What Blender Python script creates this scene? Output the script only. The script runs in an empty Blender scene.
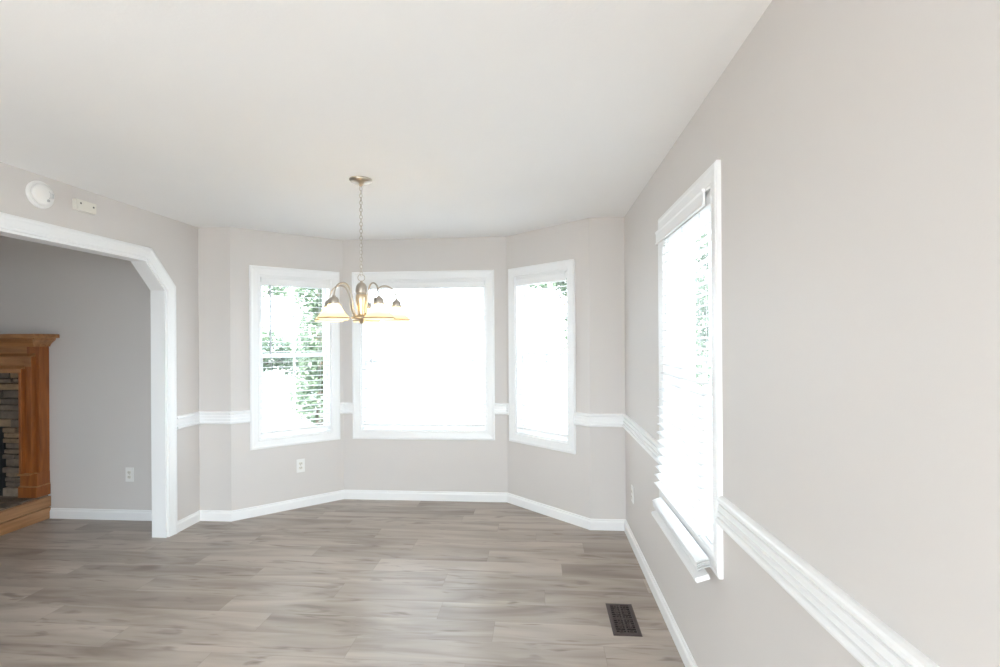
import bpy, bmesh, math, random
from math import sin, cos, pi, radians
from mathutils import Vector, Matrix

random.seed(7)
S = bpy.context.scene
COL = S.collection

# ------------------------------------------------------------------ camera, sky, exposure
F_PX, YAW, HORIZON, CAM_H, ROLL = 495.9, 0.0790, 341.4, 1.4763, -0.0059
cam_data = bpy.data.cameras.new('camera')
cam = bpy.data.objects.new('camera', cam_data)
COL.objects.link(cam)
cam_data.sensor_width = 36.0
cam_data.lens = F_PX / 1000.0 * 36.0
cam_data.shift_y = (HORIZON - 333.5) / 1000.0
cam_data.clip_start = 0.02
cam.matrix_world = (Matrix.Translation((0, 0, CAM_H)) @ Matrix.Rotation(YAW, 4, 'Z')
                    @ Matrix.Rotation(pi / 2, 4, 'X') @ Matrix.Rotation(ROLL, 4, 'Z'))
S.camera = cam

world = bpy.data.worlds.new('overcast_sky')
S.world = world
world.use_nodes = True
bg = world.node_tree.nodes['Background']
bg.inputs['Color'].default_value = (0.80, 0.90, 1.0, 1)
bg.inputs['Strength'].default_value = 5.5

sun_data = bpy.data.lights.new('sun', 'SUN')
sun_data.energy = 13.0
sun_data.angle = radians(1.5)
sun_data.color = (1.0, 0.99, 0.97)
sun = bpy.data.objects.new('sun', sun_data)
COL.objects.link(sun)
# high, behind the house: it lights the ground and trees beyond the windows and shines in at the added rear door
sun.rotation_euler = (radians(52), 0, radians(-10))

S.view_settings.view_transform = 'Standard'
S.view_settings.look = 'None'
S.view_settings.gamma = 1.0
S.view_settings.use_curve_mapping = False
S.view_settings.exposure = 1.0
S.cycles.use_denoising = True
S.cycles.max_bounces = 14
S.cycles.diffuse_bounces = 10
S.cycles.transparent_max_bounces = 24
S.cycles.sample_clamp_indirect = 8.0

# ------------------------------------------------------------------ room dimensions (metres)
XR, XL = 0.665, -2.832          # right and left walls
YW, YB = 3.926, 4.553           # return walls, middle bay wall
XOR, XCR, XCL, XOL = 0.394, -0.298, -1.848, -2.555
YREAR = -2.6
H = 2.44
LT = 0.115                      # thickness of the partition with the wide opening
LX0 = -7.2                      # living room far left
LH = 2.6
YLW = 3.898                     # living room end wall
EXT = 0.15

# ------------------------------------------------------------------ materials
def new_mat(name):
    m = bpy.data.materials.new(name)
    m.use_nodes = True
    nt = m.node_tree
    b = nt.nodes['Principled BSDF']
    return m, nt, b

def N(nt, t, **kw):
    n = nt.nodes.new(t)
    for k, v in kw.items():
        setattr(n, k, v)
    return n

def paint(name, col, rough=0.6, bump=0.02, scale=180.0, var=0.02, spec=0.3):
    m, nt, b = new_mat(name)
    tc = N(nt, 'ShaderNodeTexCoord')
    no = N(nt, 'ShaderNodeTexNoise')
    no.inputs['Scale'].default_value = scale
    no.inputs['Detail'].default_value = 3
    nt.links.new(tc.outputs['Object'], no.inputs['Vector'])
    bp = N(nt, 'ShaderNodeBump')
    bp.inputs['Strength'].default_value = bump
    bp.inputs['Distance'].default_value = 0.002
    nt.links.new(no.outputs['Fac'], bp.inputs['Height'])
    nt.links.new(bp.outputs['Normal'], b.inputs['Normal'])
    n2 = N(nt, 'ShaderNodeTexNoise')
    n2.inputs['Scale'].default_value = 1.7
    nt.links.new(tc.outputs['Object'], n2.inputs['Vector'])
    mx = N(nt, 'ShaderNodeMix', data_type='RGBA')
    mx.inputs['A'].default_value = (*[c * (1 - var) for c in col], 1)
    mx.inputs['B'].default_value = (*[min(1, c * (1 + var)) for c in col], 1)
    nt.links.new(n2.outputs['Fac'], mx.inputs['Factor'])
    nt.links.new(mx.outputs['Result'], b.inputs['Base Color'])
    b.inputs['Roughness'].default_value = rough
    b.inputs['Specular IOR Level'].default_value = spec
    return m

def metal(name, col, rough):
    m, nt, b = new_mat(name)
    tc = N(nt, 'ShaderNodeTexCoord')
    no = N(nt, 'ShaderNodeTexNoise')
    no.inputs['Scale'].default_value = 60
    nt.links.new(tc.outputs['Object'], no.inputs['Vector'])
    mr = N(nt, 'ShaderNodeMapRange')
    mr.inputs['To Min'].default_value = rough * 0.8
    mr.inputs['To Max'].default_value = rough * 1.2
    nt.links.new(no.outputs['Fac'], mr.inputs['Value'])
    nt.links.new(mr.outputs['Result'], b.inputs['Roughness'])
    b.inputs['Base Color'].default_value = (*col, 1)
    b.inputs['Metallic'].default_value = 1.0
    return m

M = {}
M['wall'] = paint('greige_wall_paint', (0.670, 0.636, 0.612), 0.55, 0.05)
M['ceiling'] = paint('white_ceiling_paint', (0.87, 0.865, 0.86), 0.85, 0.25, 90.0)
M['trim'] = paint('white_trim_gloss', (0.88, 0.88, 0.88), 0.3, 0.0, var=0.005, spec=0.5)
M['plate'] = paint('white_plastic', (0.84, 0.83, 0.81), 0.35, 0.0, var=0.005, spec=0.5)
M['ivory'] = paint('ivory_plastic', (0.78, 0.75, 0.68), 0.4, 0.0, var=0.01, spec=0.5)
M['slot'] = paint('grey_slot', (0.42, 0.42, 0.42), 0.6, 0.0)
M['dark'] = paint('dark_slot', (0.08, 0.08, 0.08), 0.6, 0.0)
M['bronze'] = paint('brown_register_enamel', (0.055, 0.037, 0.034), 0.5, 0.02, var=0.12, spec=0.5)
M['duct_shade'] = paint('duct_shade_black', (0.012, 0.01, 0.01), 0.8, 0.0)
M['nickel'] = metal('brushed_nickel', (0.52, 0.465, 0.40), 0.3)
M['nickel_warm'] = metal('bulb_tinted_nickel', (0.74, 0.60, 0.42), 0.3)  # nickel with the bulbs' warm reflection put into the colour
M['soot'] = paint('sooty_black_metal', (0.018, 0.018, 0.018), 0.6, 0.05)
M['ground'] = paint('grey_paving', (0.22, 0.22, 0.215), 0.9, 0.1, 8, 0.1)
M['bark'] = paint('bark', (0.16, 0.12, 0.09), 0.9, 0.5, 12, 0.25)
M['siding'] = paint('white_exterior', (0.75, 0.75, 0.75), 0.7, 0.02)

def slat_mat():
    m, nt, b = new_mat('white_blind_vinyl')
    out = nt.nodes['Material Output']
    tr = N(nt, 'ShaderNodeBsdfTranslucent')
    tr.inputs['Color'].default_value = (0.85, 0.86, 0.86, 1)
    mx = N(nt, 'ShaderNodeMixShader')
    mx.inputs['Fac'].default_value = 0.14
    tc = N(nt, 'ShaderNodeTexCoord')
    no = N(nt, 'ShaderNodeTexNoise')
    no.inputs['Scale'].default_value = 30
    nt.links.new(tc.outputs['Object'], no.inputs['Vector'])
    mr = N(nt, 'ShaderNodeMapRange')
    mr.inputs['To Min'].default_value = 0.3
    mr.inputs['To Max'].default_value = 0.4
    nt.links.new(no.outputs['Fac'], mr.inputs['Value'])
    nt.links.new(mr.outputs['Result'], b.inputs['Roughness'])
    b.inputs['Base Color'].default_value = (0.88, 0.88, 0.88, 1)
    nt.links.new(b.outputs['BSDF'], mx.inputs[1])
    nt.links.new(tr.outputs['BSDF'], mx.inputs[2])
    nt.links.new(mx.outputs['Shader'], out.inputs['Surface'])
    return m
M['slat'] = slat_mat()

def glass_mat():
    m, nt, b = new_mat('window_glass')
    out = nt.nodes['Material Output']
    nt.nodes.remove(b)
    t = N(nt, 'ShaderNodeBsdfTransparent')
    t.inputs['Color'].default_value = (0.97, 0.985, 0.98, 1)
    g = N(nt, 'ShaderNodeBsdfGlossy')
    g.inputs['Roughness'].default_value = 0.02
    fr = N(nt, 'ShaderNodeFresnel')
    fr.inputs['IOR'].default_value = 1.45
    mx = N(nt, 'ShaderNodeMixShader')
    geo = N(nt, 'ShaderNodeNewGeometry')     # reflect on the entering face only (thin sheet, no total internal reflection)
    front = N(nt, 'ShaderNodeMath', operation='SUBTRACT')
    front.inputs[0].default_value = 1.0
    nt.links.new(geo.outputs['Backfacing'], front.inputs[1])
    fac = N(nt, 'ShaderNodeMath', operation='MULTIPLY')
    nt.links.new(fr.outputs['Fac'], fac.inputs[0])
    nt.links.new(front.outputs[0], fac.inputs[1])
    nt.links.new(fac.outputs[0], mx.inputs['Fac'])
    nt.links.new(t.outputs['BSDF'], mx.inputs[1])
    nt.links.new(g.outputs['BSDF'], mx.inputs[2])
    nt.links.new(mx.outputs['Shader'], out.inputs['Surface'])
    return m
M['glass'] = glass_mat()

def shade_mat(name, colour, fac):
    m, nt, b = new_mat(name)
    out = nt.nodes['Material Output']
    tr = N(nt, 'ShaderNodeBsdfTranslucent')
    tc = N(nt, 'ShaderNodeTexCoord')
    no = N(nt, 'ShaderNodeTexNoise')
    no.inputs['Scale'].default_value = 14
    no.inputs['Detail'].default_value = 4
    nt.links.new(tc.outputs['Object'], no.inputs['Vector'])
    mx0 = N(nt, 'ShaderNodeMix', data_type='RGBA')
    mx0.inputs['A'].default_value = (*[c * 0.92 for c in colour], 1)
    mx0.inputs['B'].default_value = (*colour, 1)
    nt.links.new(no.outputs['Fac'], mx0.inputs['Factor'])
    nt.links.new(mx0.outputs['Result'], tr.inputs['Color'])
    nt.links.new(mx0.outputs['Result'], b.inputs['Base Color'])
    b.inputs['Roughness'].default_value = 0.25
    mx = N(nt, 'ShaderNodeMixShader')
    mx.inputs['Fac'].default_value = fac
    nt.links.new(b.outputs['BSDF'], mx.inputs[1])
    nt.links.new(tr.outputs['BSDF'], mx.inputs[2])
    nt.links.new(mx.outputs['Shader'], out.inputs['Surface'])
    return m
M['shade'] = shade_mat('frosted_cream_glass', (0.93, 0.87, 0.72), 0.6)
M['rim'] = paint('brown_rim_enamel', (0.26, 0.20, 0.145), 0.3, 0.0, spec=0.5)

def bulb_mat():
    m, nt, b = new_mat('lit_bulb')
    b.inputs['Emission Color'].default_value = (1.0, 0.80, 0.50, 1)
    b.inputs['Emission Strength'].default_value = 26.0
    return m
M['bulb'] = bulb_mat()

def wood_mat(name, c1, c2, scale=(3, 40, 40), rough=0.35):
    m, nt, b = new_mat(name)
    tc = N(nt, 'ShaderNodeTexCoord')
    mp = N(nt, 'ShaderNodeMapping')
    mp.inputs['Scale'].default_value = scale
    no = N(nt, 'ShaderNodeTexNoise')
    no.inputs['Scale'].default_value = 1.0
    no.inputs['Detail'].default_value = 6
    no.inputs['Distortion'].default_value = 0.6
    nt.links.new(tc.outputs['Object'], mp.inputs['Vector'])
    nt.links.new(mp.outputs['Vector'], no.inputs['Vector'])
    rp = N(nt, 'ShaderNodeValToRGB')
    rp.color_ramp.elements[0].position = 0.3
    rp.color_ramp.elements[0].color = (*c1, 1)
    rp.color_ramp.elements[1].position = 0.72
    rp.color_ramp.elements[1].color = (*c2, 1)
    nt.links.new(no.outputs['Fac'], rp.inputs['Fac'])
    nt.links.new(rp.outputs['Color'], b.inputs['Base Color'])
    b.inputs['Roughness'].default_value = rough
    return m
M['oak_v'] = wood_mat('honey_oak_upright', (0.20, 0.056, 0.010), (0.36, 0.115, 0.025), (30, 30, 3))  # deeper orange: shade on the side faces is put into the colour
M['oak_h'] = wood_mat('honey_oak_level', (0.25, 0.10, 0.032), (0.46, 0.22, 0.085), (3, 30, 30))  # lighter tan: light on the front faces is put into the colour
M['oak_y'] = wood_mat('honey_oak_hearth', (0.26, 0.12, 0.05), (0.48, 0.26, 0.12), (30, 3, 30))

def stone_mat():
    m, nt, b = new_mat('ledge_stone')
    tc = N(nt, 'ShaderNodeTexCoord')
    g = N(nt, 'ShaderNodeNewGeometry')
    rp = N(nt, 'ShaderNodeValToRGB')
    cr = rp.color_ramp
    cr.elements[0].color = (0.13, 0.10, 0.078, 1)
    cr.elements[1].color = (0.33, 0.26, 0.20, 1)
    e = cr.elements.new(0.5); e.color = (0.22, 0.165, 0.125, 1)
    e = cr.elements.new(0.8); e.color = (0.30, 0.19, 0.10, 1)
    nt.links.new(g.outputs['Random Per Island'], rp.inputs['Fac'])
    no = N(nt, 'ShaderNodeTexNoise')
    no.inputs['Scale'].default_value = 22
    no.inputs['Detail'].default_value = 6
    nt.links.new(tc.outputs['Object'], no.inputs['Vector'])
    mx = N(nt, 'ShaderNodeMix', data_type='RGBA', blend_type='MULTIPLY')
    mx.inputs['Factor'].default_value = 0.7
    nt.links.new(rp.outputs['Color'], mx.inputs['A'])
    r2 = N(nt, 'ShaderNodeValToRGB')
    r2.color_ramp.elements[0].position = 0.3
    r2.color_ramp.elements[0].color = (0.5, 0.5, 0.5, 1)
    r2.color_ramp.elements[1].position = 0.7
    nt.links.new(no.outputs['Fac'], r2.inputs['Fac'])
    nt.links.new(r2.outputs['Color'], mx.inputs['B'])
    nt.links.new(mx.outputs['Result'], b.inputs['Base Color'])
    bp = N(nt, 'ShaderNodeBump')
    bp.inputs['Strength'].default_value = 0.7
    bp.inputs['Distance'].default_value = 0.01
    nt.links.new(no.outputs['Fac'], bp.inputs['Height'])
    nt.links.new(bp.outputs['Normal'], b.inputs['Normal'])
    b.inputs['Roughness'].default_value = 0.85
    return m
M['stone'] = stone_mat()

def leaf_mat(name, c1, c2):
    m, nt, b = new_mat(name)
    out = nt.nodes['Material Output']
    g = N(nt, 'ShaderNodeNewGeometry')
    mx0 = N(nt, 'ShaderNodeMix', data_type='RGBA')
    mx0.inputs['A'].default_value = (*c1, 1)
    mx0.inputs['B'].default_value = (*c2, 1)
    nt.links.new(g.outputs['Random Per Island'], mx0.inputs['Factor'])
    nt.links.new(mx0.outputs['Result'], b.inputs['Base Color'])
    b.inputs['Roughness'].default_value = 0.5
    tr = N(nt, 'ShaderNodeBsdfTranslucent')
    nt.links.new(mx0.outputs['Result'], tr.inputs['Color'])
    mx = N(nt, 'ShaderNodeMixShader')
    mx.inputs['Fac'].default_value = 0.35
    nt.links.new(b.outputs['BSDF'], mx.inputs[1])
    nt.links.new(tr.outputs['BSDF'], mx.inputs[2])
    nt.links.new(mx.outputs['Shader'], out.inputs['Surface'])
    return m
M['leaf'] = leaf_mat('summer_leaf', (0.12, 0.165, 0.11), (0.20, 0.26, 0.17))

def floor_mat():
    """Wood-look planks running along X: 0.176 m rows with staggered ends."""
    m, nt, b = new_mat('grey_brown_plank_floor')
    L = nt.links.new
    tc = N(nt, 'ShaderNodeTexCoord')
    sp = N(nt, 'ShaderNodeSeparateXYZ')
    L(tc.outputs['Object'], sp.inputs['Vector'])
    def math_n(op, a, bb=None):
        n = N(nt, 'ShaderNodeMath', operation=op)
        for i, v in enumerate((a, bb)):
            if v is None:
                continue
            if isinstance(v, (int, float)):
                n.inputs[i].default_value = v
            else:
                L(v, n.inputs[i])
        return n.outputs[0]
    rowf = math_n('DIVIDE', math_n('SUBTRACT', sp.outputs['Y'], 2.955), 0.176)
    row = math_n('FLOOR', rowf)
    rfr = math_n('FRACT', rowf)
    wn = N(nt, 'ShaderNodeTexWhiteNoise', noise_dimensions='1D')
    L(row, wn.inputs['W'])
    colf = math_n('DIVIDE', math_n('ADD', sp.outputs['X'], math_n('MULTIPLY', wn.outputs['Value'], 7.3)), 1.22)
    coln = math_n('FLOOR', colf)
    cfr = math_n('FRACT', colf)
    cid = N(nt, 'ShaderNodeCombineXYZ')
    L(row, cid.inputs['X']); L(coln, cid.inputs['Y'])
    wn2 = N(nt, 'ShaderNodeTexWhiteNoise', noise_dimensions='2D')
    L(cid.outputs['Vector'], wn2.inputs['Vector'])
    # grain coordinates, shifted per plank
    gv = N(nt, 'ShaderNodeCombineXYZ')
    L(math_n('ADD', sp.outputs['X'], math_n('MULTIPLY', wn2.outputs['Value'], 37.0)), gv.inputs['X'])
    L(math_n('ADD', sp.outputs['Y'], math_n('MULTIPLY', wn2.outputs['Value'], 11.0)), gv.inputs['Y'])
    def noise(sx, sy, detail, dist=0.0):
        mp = N(nt, 'ShaderNodeMapping')
        mp.inputs['Scale'].default_value = (sx, sy, 1)
        L(gv.outputs['Vector'], mp.inputs['Vector'])
        n = N(nt, 'ShaderNodeTexNoise')
        n.inputs['Scale'].default_value = 1
        n.inputs['Detail'].default_value = detail
        n.inputs['Distortion'].default_value = dist
        L(mp.outputs['Vector'], n.inputs['Vector'])
        return n.outputs['Fac']
    broad = noise(1.25, 7.5, 3, 0.8)
    fine = noise(3.0, 60, 3)
    knot = noise(2.6, 15, 2, 1.4)
    rp = N(nt, 'ShaderNodeValToRGB')
    cr = rp.color_ramp
    cr.elements[0].position = 0.27; cr.elements[0].color = (0.225, 0.182, 0.149, 1)
    cr.elements[1].position = 0.70; cr.elements[1].color = (0.47, 0.41, 0.36, 1)
    e = cr.elements.new(0.5); e.color = (0.365, 0.312, 0.270, 1)
    mixf = math_n('ADD', math_n('MULTIPLY', broad, 0.88),
                  math_n('ADD', math_n('MULTIPLY', fine, 0.12),
                         math_n('MULTIPLY', math_n('SUBTRACT', wn2.outputs['Value'], 0.5), 0.20)))
    L(mixf, rp.inputs['Fac'])
    kr = N(nt, 'ShaderNodeMapRange')
    kr.inputs['From Min'].default_value = 0.58
    kr.inputs['From Max'].default_value = 0.74
    kr.inputs['To Min'].default_value = 0.0
    kr.inputs['To Max'].default_value = 0.75
    L(knot, kr.inputs['Value'])
    m1 = N(nt, 'ShaderNodeMix', data_type='RGBA')
    L(kr.outputs['Result'], m1.inputs['Factor'])
    L(rp.outputs['Color'], m1.inputs['A'])
    m1.inputs['B'].default_value = (0.17, 0.13, 0.105, 1)
    # seams
    def near_edge(fr, w):
        d = math_n('MINIMUM', fr, math_n('SUBTRACT', 1.0, fr))
        return math_n('LESS_THAN', d, w)
    seam = math_n('MAXIMUM', near_edge(rfr, 0.008), near_edge(cfr, 0.0014))
    m2 = N(nt, 'ShaderNodeMix', data_type='RGBA')
    L(math_n('MULTIPLY', seam, 0.28), m2.inputs['Factor'])
    L(m1.outputs['Result'], m2.inputs['A'])
    m2.inputs['B'].default_value = (0.16, 0.14, 0.12, 1)
    L(m2.outputs['Result'], b.inputs['Base Color'])
    rr = N(nt, 'ShaderNodeMapRange')
    rr.inputs['To Min'].default_value = 0.29
    rr.inputs['To Max'].default_value = 0.42
    L(fine, rr.inputs['Value'])
    L(rr.outputs['Result'], b.inputs['Roughness'])
    bp = N(nt, 'ShaderNodeBump')
    bp.inputs['Strength'].default_value = 0.06
    bp.inputs['Distance'].default_value = 0.002
    L(math_n('SUBTRACT', fine, math_n('MULTIPLY', seam, 1.0)), bp.inputs['Height'])
    L(bp.outputs['Normal'], b.inputs['Normal'])
    b.inputs['Specular IOR Level'].default_value = 0.5
    return m
M['floor'] = floor_mat()

# ------------------------------------------------------------------ mesh helpers
def link_mesh(name, bm, mat, parent=None, smooth=False, loc=None):
    bmesh.ops.recalc_face_normals(bm, faces=bm.faces[:])
    me = bpy.data.meshes.new(name)
    bm.to_mesh(me)
    bm.free()
    if smooth:
        for p in me.polygons:
            p.use_smooth = True
    me.materials.append(M[mat])
    o = bpy.data.objects.new(name, me)
    COL.objects.link(o)
    if loc is not None:
        o.location = loc
    if parent is not None:
        o.parent = parent
    return o

def sharpen(o, angle=35):
    me = o.data
    bm = bmesh.new(); bm.from_mesh(me)
    for e in bm.edges:
        if len(e.link_faces) == 2 and e.calc_face_angle(0) > radians(angle):
            e.smooth = False
    bm.to_mesh(me); bm.free()
    return o

def tag(o, label, cat, group=None, kind=None):
    o['label'] = label
    o['category'] = cat
    if group: o['group'] = group
    if kind: o['kind'] = kind
    return o

def struct(o, label, cat):
    return tag(o, label, cat, kind='structure')

def empty(name, loc=(0, 0, 0), rz=0.0):
    o = bpy.data.objects.new(name, None)
    COL.objects.link(o)
    o.location = loc
    o.rotation_euler = (0, 0, rz)
    o.empty_display_size = 0.05
    return o

class Frame:
    """A wall's own axes: s along it, d out into the room, z up."""
    def __init__(self, p0, p1, inside):
        self.p0 = Vector((p0[0], p0[1], 0))
        self.u = (Vector((p1[0], p1[1], 0)) - self.p0)
        self.len = self.u.length
        self.u.normalize()
        n = Vector((-self.u.y, self.u.x, 0))
        if (Vector((inside[0], inside[1], 0)) - self.p0).dot(n) < 0:
            n = -n
        self.n = n
    def __call__(self, s, d, z):
        return self.p0 + self.u * s + self.n * d + Vector((0, 0, z))

def quad(bm, pts):
    return bm.faces.new([bm.verts.new(p) for p in pts])

def box(bm, fr, s0, s1, d0, d1, z0, z1, bev=0.0):
    """box in a frame's axes (fr may be None: plain x, y, z)"""
    if fr is None:
        fr = lambda a, b_, c: Vector((a, b_, c))
    vs = [bm.verts.new(fr(a, b_, c)) for a in (s0, s1) for b_ in (d0, d1) for c in (z0, z1)]
    fs = []
    for idx in ((0, 1, 3, 2), (4, 6, 7, 5), (0, 4, 5, 1), (2, 3, 7, 6), (0, 2, 6, 4), (1, 5, 7, 3)):
        fs.append(bm.faces.new([vs[i] for i in idx]))
    if bev > 0:
        es = list({e for f in fs for e in f.edges})
        bmesh.ops.bevel(bm, geom=es, offset=bev, segments=2, profile=0.5, affect='EDGES')
    return vs

def prism(bm, pts_a, pts_b):
    """two matching rings -> closed prism"""
    a = [bm.verts.new(p) for p in pts_a]
    b_ = [bm.verts.new(p) for p in pts_b]
    n = len(a)
    bm.faces.new(a)
    bm.faces.new(list(reversed(b_)))
    for i in range(n):
        j = (i + 1) % n
        bm.faces.new([a[i], a[j], b_[j], b_[i]])

def sweep(bm, rings, closed=False):
    """rings of profile points along a path; caps on the open ends"""
    vr = [[bm.verts.new(p) for p in r] for r in rings]
    n = len(vr[0])
    m = len(vr)
    for i in range(m if closed else m - 1):
        a, b_ = vr[i], vr[(i + 1) % m]
        for k in range(n):
            l = (k + 1) % n
            bm.faces.new([a[k], a[l], b_[l], b_[k]])
    if not closed:
        bm.faces.new(vr[0])
        bm.faces.new(list(reversed(vr[-1])))

def mitre_offsets(path, closed):
    """unit left-hand mitre vectors (scaled) at each vertex of a 2D path"""
    out = []
    n = len(path)
    for i in range(n):
        segs = []
        if i > 0 or closed:
            segs.append((path[i] - path[i - 1]).normalized())
        if i < n - 1 or closed:
            segs.append((path[(i + 1) % n] - path[i]).normalized())
        nr = [Vector((-s.y, s.x)) for s in segs]
        if len(nr) == 1:
            out.append(nr[0])
        else:
            v = nr[0] + nr[1]
            out.append(v * (2.0 / v.length_squared))
    return out

def lathe(bm, prof, segs=24, centre=(0, 0, 0), cap=True):
    c = Vector(centre)
    rings = []
    for r, z in prof:
        if r < 1e-6:
            rings.append([bm.verts.new(c + Vector((0, 0, z)))])
        else:
            rings.append([bm.verts.new(c + Vector((r * cos(2 * pi * k / segs), r * sin(2 * pi * k / segs), z))) for k in range(segs)])
    for a, b_ in zip(rings, rings[1:]):
        for k in range(segs):
            l = (k + 1) % segs
            if len(a) == 1 and len(b_) == 1:
                continue
            if len(a) == 1:
                bm.faces.new([a[0], b_[k], b_[l]])
            elif len(b_) == 1:
                bm.faces.new([a[k], a[l], b_[0]])
            else:
                bm.faces.new([a[k], a[l], b_[l], b_[k]])
    if cap:
        for r in (rings[0], rings[-1]):
            if len(r) > 2:
                bm.faces.new(r)

def tube(bm, pts, r, segs=8, closed=False):
    pts = [Vector(p) for p in pts]
    n = len(pts)
    rings = []
    prev = None
    for i in range(n):
        if closed:
            t = pts[(i + 1) % n] - pts[i - 1]
        else:
            t = pts[min(i + 1, n - 1)] - pts[max(i - 1, 0)]
        t.normalize()
        if prev is None:
            a = t.orthogonal().normalized()
        else:
            a = (prev - t * prev.dot(t)).normalized()
        prev = a
        b_ = t.cross(a)
        rr = r[i] if isinstance(r, (list, tuple)) else r
        rings.append([pts[i] + (a * cos(2 * pi * k / segs) + b_ * sin(2 * pi * k / segs)) * rr for k in range(segs)])
    if closed:
        # straighten the closing twist
        vr = [[bm.verts.new(p) for p in rg] for rg in rings]
        for i in range(n):
            A, B = vr[i], vr[(i + 1) % n]
            off = 0
            if i == n - 1:
                off = min(range(segs), key=lambda q: (A[0].co - B[q].co).length)
            for k in range(segs):
                bm.faces.new([A[k], A[(k + 1) % segs], B[(k + 1 + off) % segs], B[(k + off) % segs]])
    else:
        sweep(bm, rings)

def wall(name, fr, s0, s1, z0, z1, thick, openings, mat='wall'):
    """solid wall slab with rectangular openings cut through it"""
    bm = bmesh.new()
    ss = sorted({s0, s1, *[v for o in openings for v in o[:2]]})
    zs = sorted({z0, z1, *[v for o in openings for v in o[2:]]})
    def solid(i, j):
        if i < 0 or j < 0 or i >= len(ss) - 1 or j >= len(zs) - 1:
            return False
        cs, cz = (ss[i] + ss[i + 1]) / 2, (zs[j] + zs[j + 1]) / 2
        return not any(o[0] < cs < o[1] and o[2] < cz < o[3] for o in openings)
    cache = {}
    def V(i, j, k):
        if (i, j, k) not in cache:
            cache[(i, j, k)] = bm.verts.new(fr(ss[i], -thick * k, zs[j]))
        return cache[(i, j, k)]
    for i in range(len(ss) - 1):
        for j in range(len(zs) - 1):
            if not solid(i, j):
                continue
            for k in (0, 1):
                bm.faces.new([V(i, j, k), V(i + 1, j, k), V(i + 1, j + 1, k), V(i, j + 1, k)])
            if not solid(i - 1, j): bm.faces.new([V(i, j, 0), V(i, j + 1, 0), V(i, j + 1, 1), V(i, j, 1)])
            if not solid(i + 1, j): bm.faces.new([V(i + 1, j, 0), V(i + 1, j + 1, 0), V(i + 1, j + 1, 1), V(i + 1, j, 1)])
            if not solid(i, j - 1): bm.faces.new([V(i, j, 0), V(i + 1, j, 0), V(i + 1, j, 1), V(i, j, 1)])
            if not solid(i, j + 1): bm.faces.new([V(i, j + 1, 0), V(i + 1, j + 1, 0), V(i + 1, j + 1, 1), V(i, j + 1, 1)])
    return link_mesh(name, bm, mat)

INSIDE = (-1.0, 2.0)
F_right = Frame((XR, YREAR), (XR, YW), INSIDE)              # s = y - YREAR
F_retR = Frame((XR, YW), (XOR, YW), INSIDE)
F_bayR = Frame((XCR, YB), (XOR, YW), INSIDE)
F_mid = Frame((XCL, YB), (XCR, YB), INSIDE)
F_bayL = Frame((XOL, YW), (XCL, YB), INSIDE)
F_retL = Frame((XL, YW), (XOL, YW), INSIDE)
F_left = Frame((XL, YREAR), (XL, YW), INSIDE)
F_rear = Frame((XL, YREAR), (XR, YREAR), INSIDE)

# ------------------------------------------------------------------ windows: casing inner edges (s0, s1, z0, z1)
ZB, ZT = 0.645, 2.058
W_L = (0.220, 0.832, ZB, ZT)
W_M = (0.172, 1.360, ZB, ZT)
W_R = (0.116, 0.718, ZB, ZT)
W_K = (0.25, 2.35, 0.55, 2.10)  # unseen window, added for daylight from behind the camera
W_S = (1.945 - YREAR, 2.680 - YREAR, 0.680, ZT)

# ------------------------------------------------------------------ setting: floor, ceiling, walls
bm = bmesh.new()
foot = [(LX0, YREAR), (XR, YREAR), (XR, YW), (XOR, YW), (XCR, YB), (XCL, YB), (XOL, YW), (XL - LT, YW), (XL - LT, YLW), (LX0, YLW)]
prism(bm, [Vector((x, y, 0)) for x, y in foot], [Vector((x, y, -0.12)) for x, y in foot])
struct(link_mesh('floor', bm, 'floor'), 'grey brown wood plank floor running through both rooms', 'floor')

bm = bmesh.new()
head = [(XL - LT, YREAR), (XR, YREAR), (XR, YW), (XOR, YW), (XCR, YB), (XCL, YB), (XOL, YW), (XL - LT, YW)]
prism(bm, [Vector((x, y, H)) for x, y in head], [Vector((x, y, H + 0.12)) for x, y in head])
struct(link_mesh('ceiling', bm, 'ceiling'), 'flat white ceiling over the dining area and bay', 'ceiling')

bm = bmesh.new()
box(bm, None, LX0, XL - LT, YREAR, YLW, LH, LH + 0.12)
struct(link_mesh('ceiling', bm, 'ceiling'), 'white ceiling of the next room through the wide opening', 'ceiling')

struct(wall('wall_right', F_right, 0, F_right.len + EXT, 0, H + 0.1, EXT, [W_S, W_K]), 'long greige wall at right with one blind covered window', 'wall')
struct(wall('wall_return_right', F_retR, -EXT, F_retR.len, 0, H + 0.1, EXT, []), 'narrow greige wall between right wall and bay', 'wall')
struct(wall('wall_bay_right', F_bayR, 0, F_bayR.len, 0, H + 0.1, EXT, [W_R]), 'angled greige bay wall right of the middle window', 'wall')
struct(wall('wall_back', F_mid, 0, F_mid.len, 0, H + 0.1, EXT, [W_M]), 'greige middle wall of the bay holding the widest window', 'wall')
struct(wall('wall_bay_left', F_bayL, 0, F_bayL.len, 0, H + 0.1, EXT, [W_L]), 'angled greige bay wall left of the middle window', 'wall')
struct(wall('wall_return_left', F_retL, -LT, F_retL.len, 0, H + 0.1, EXT, []), 'narrow greige wall between wide opening wall and bay', 'wall')
ADDED_DOOR = (0.20, 3.30, 0.0, 2.15)  # unseen opening, added and widened to let in more sky light
struct(wall('wall_rear', F_rear, 0, F_rear.len, 0, H + 0.1, EXT, [ADDED_DOOR]), 'greige wall behind the camera with an added patio door', 'wall')

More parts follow.
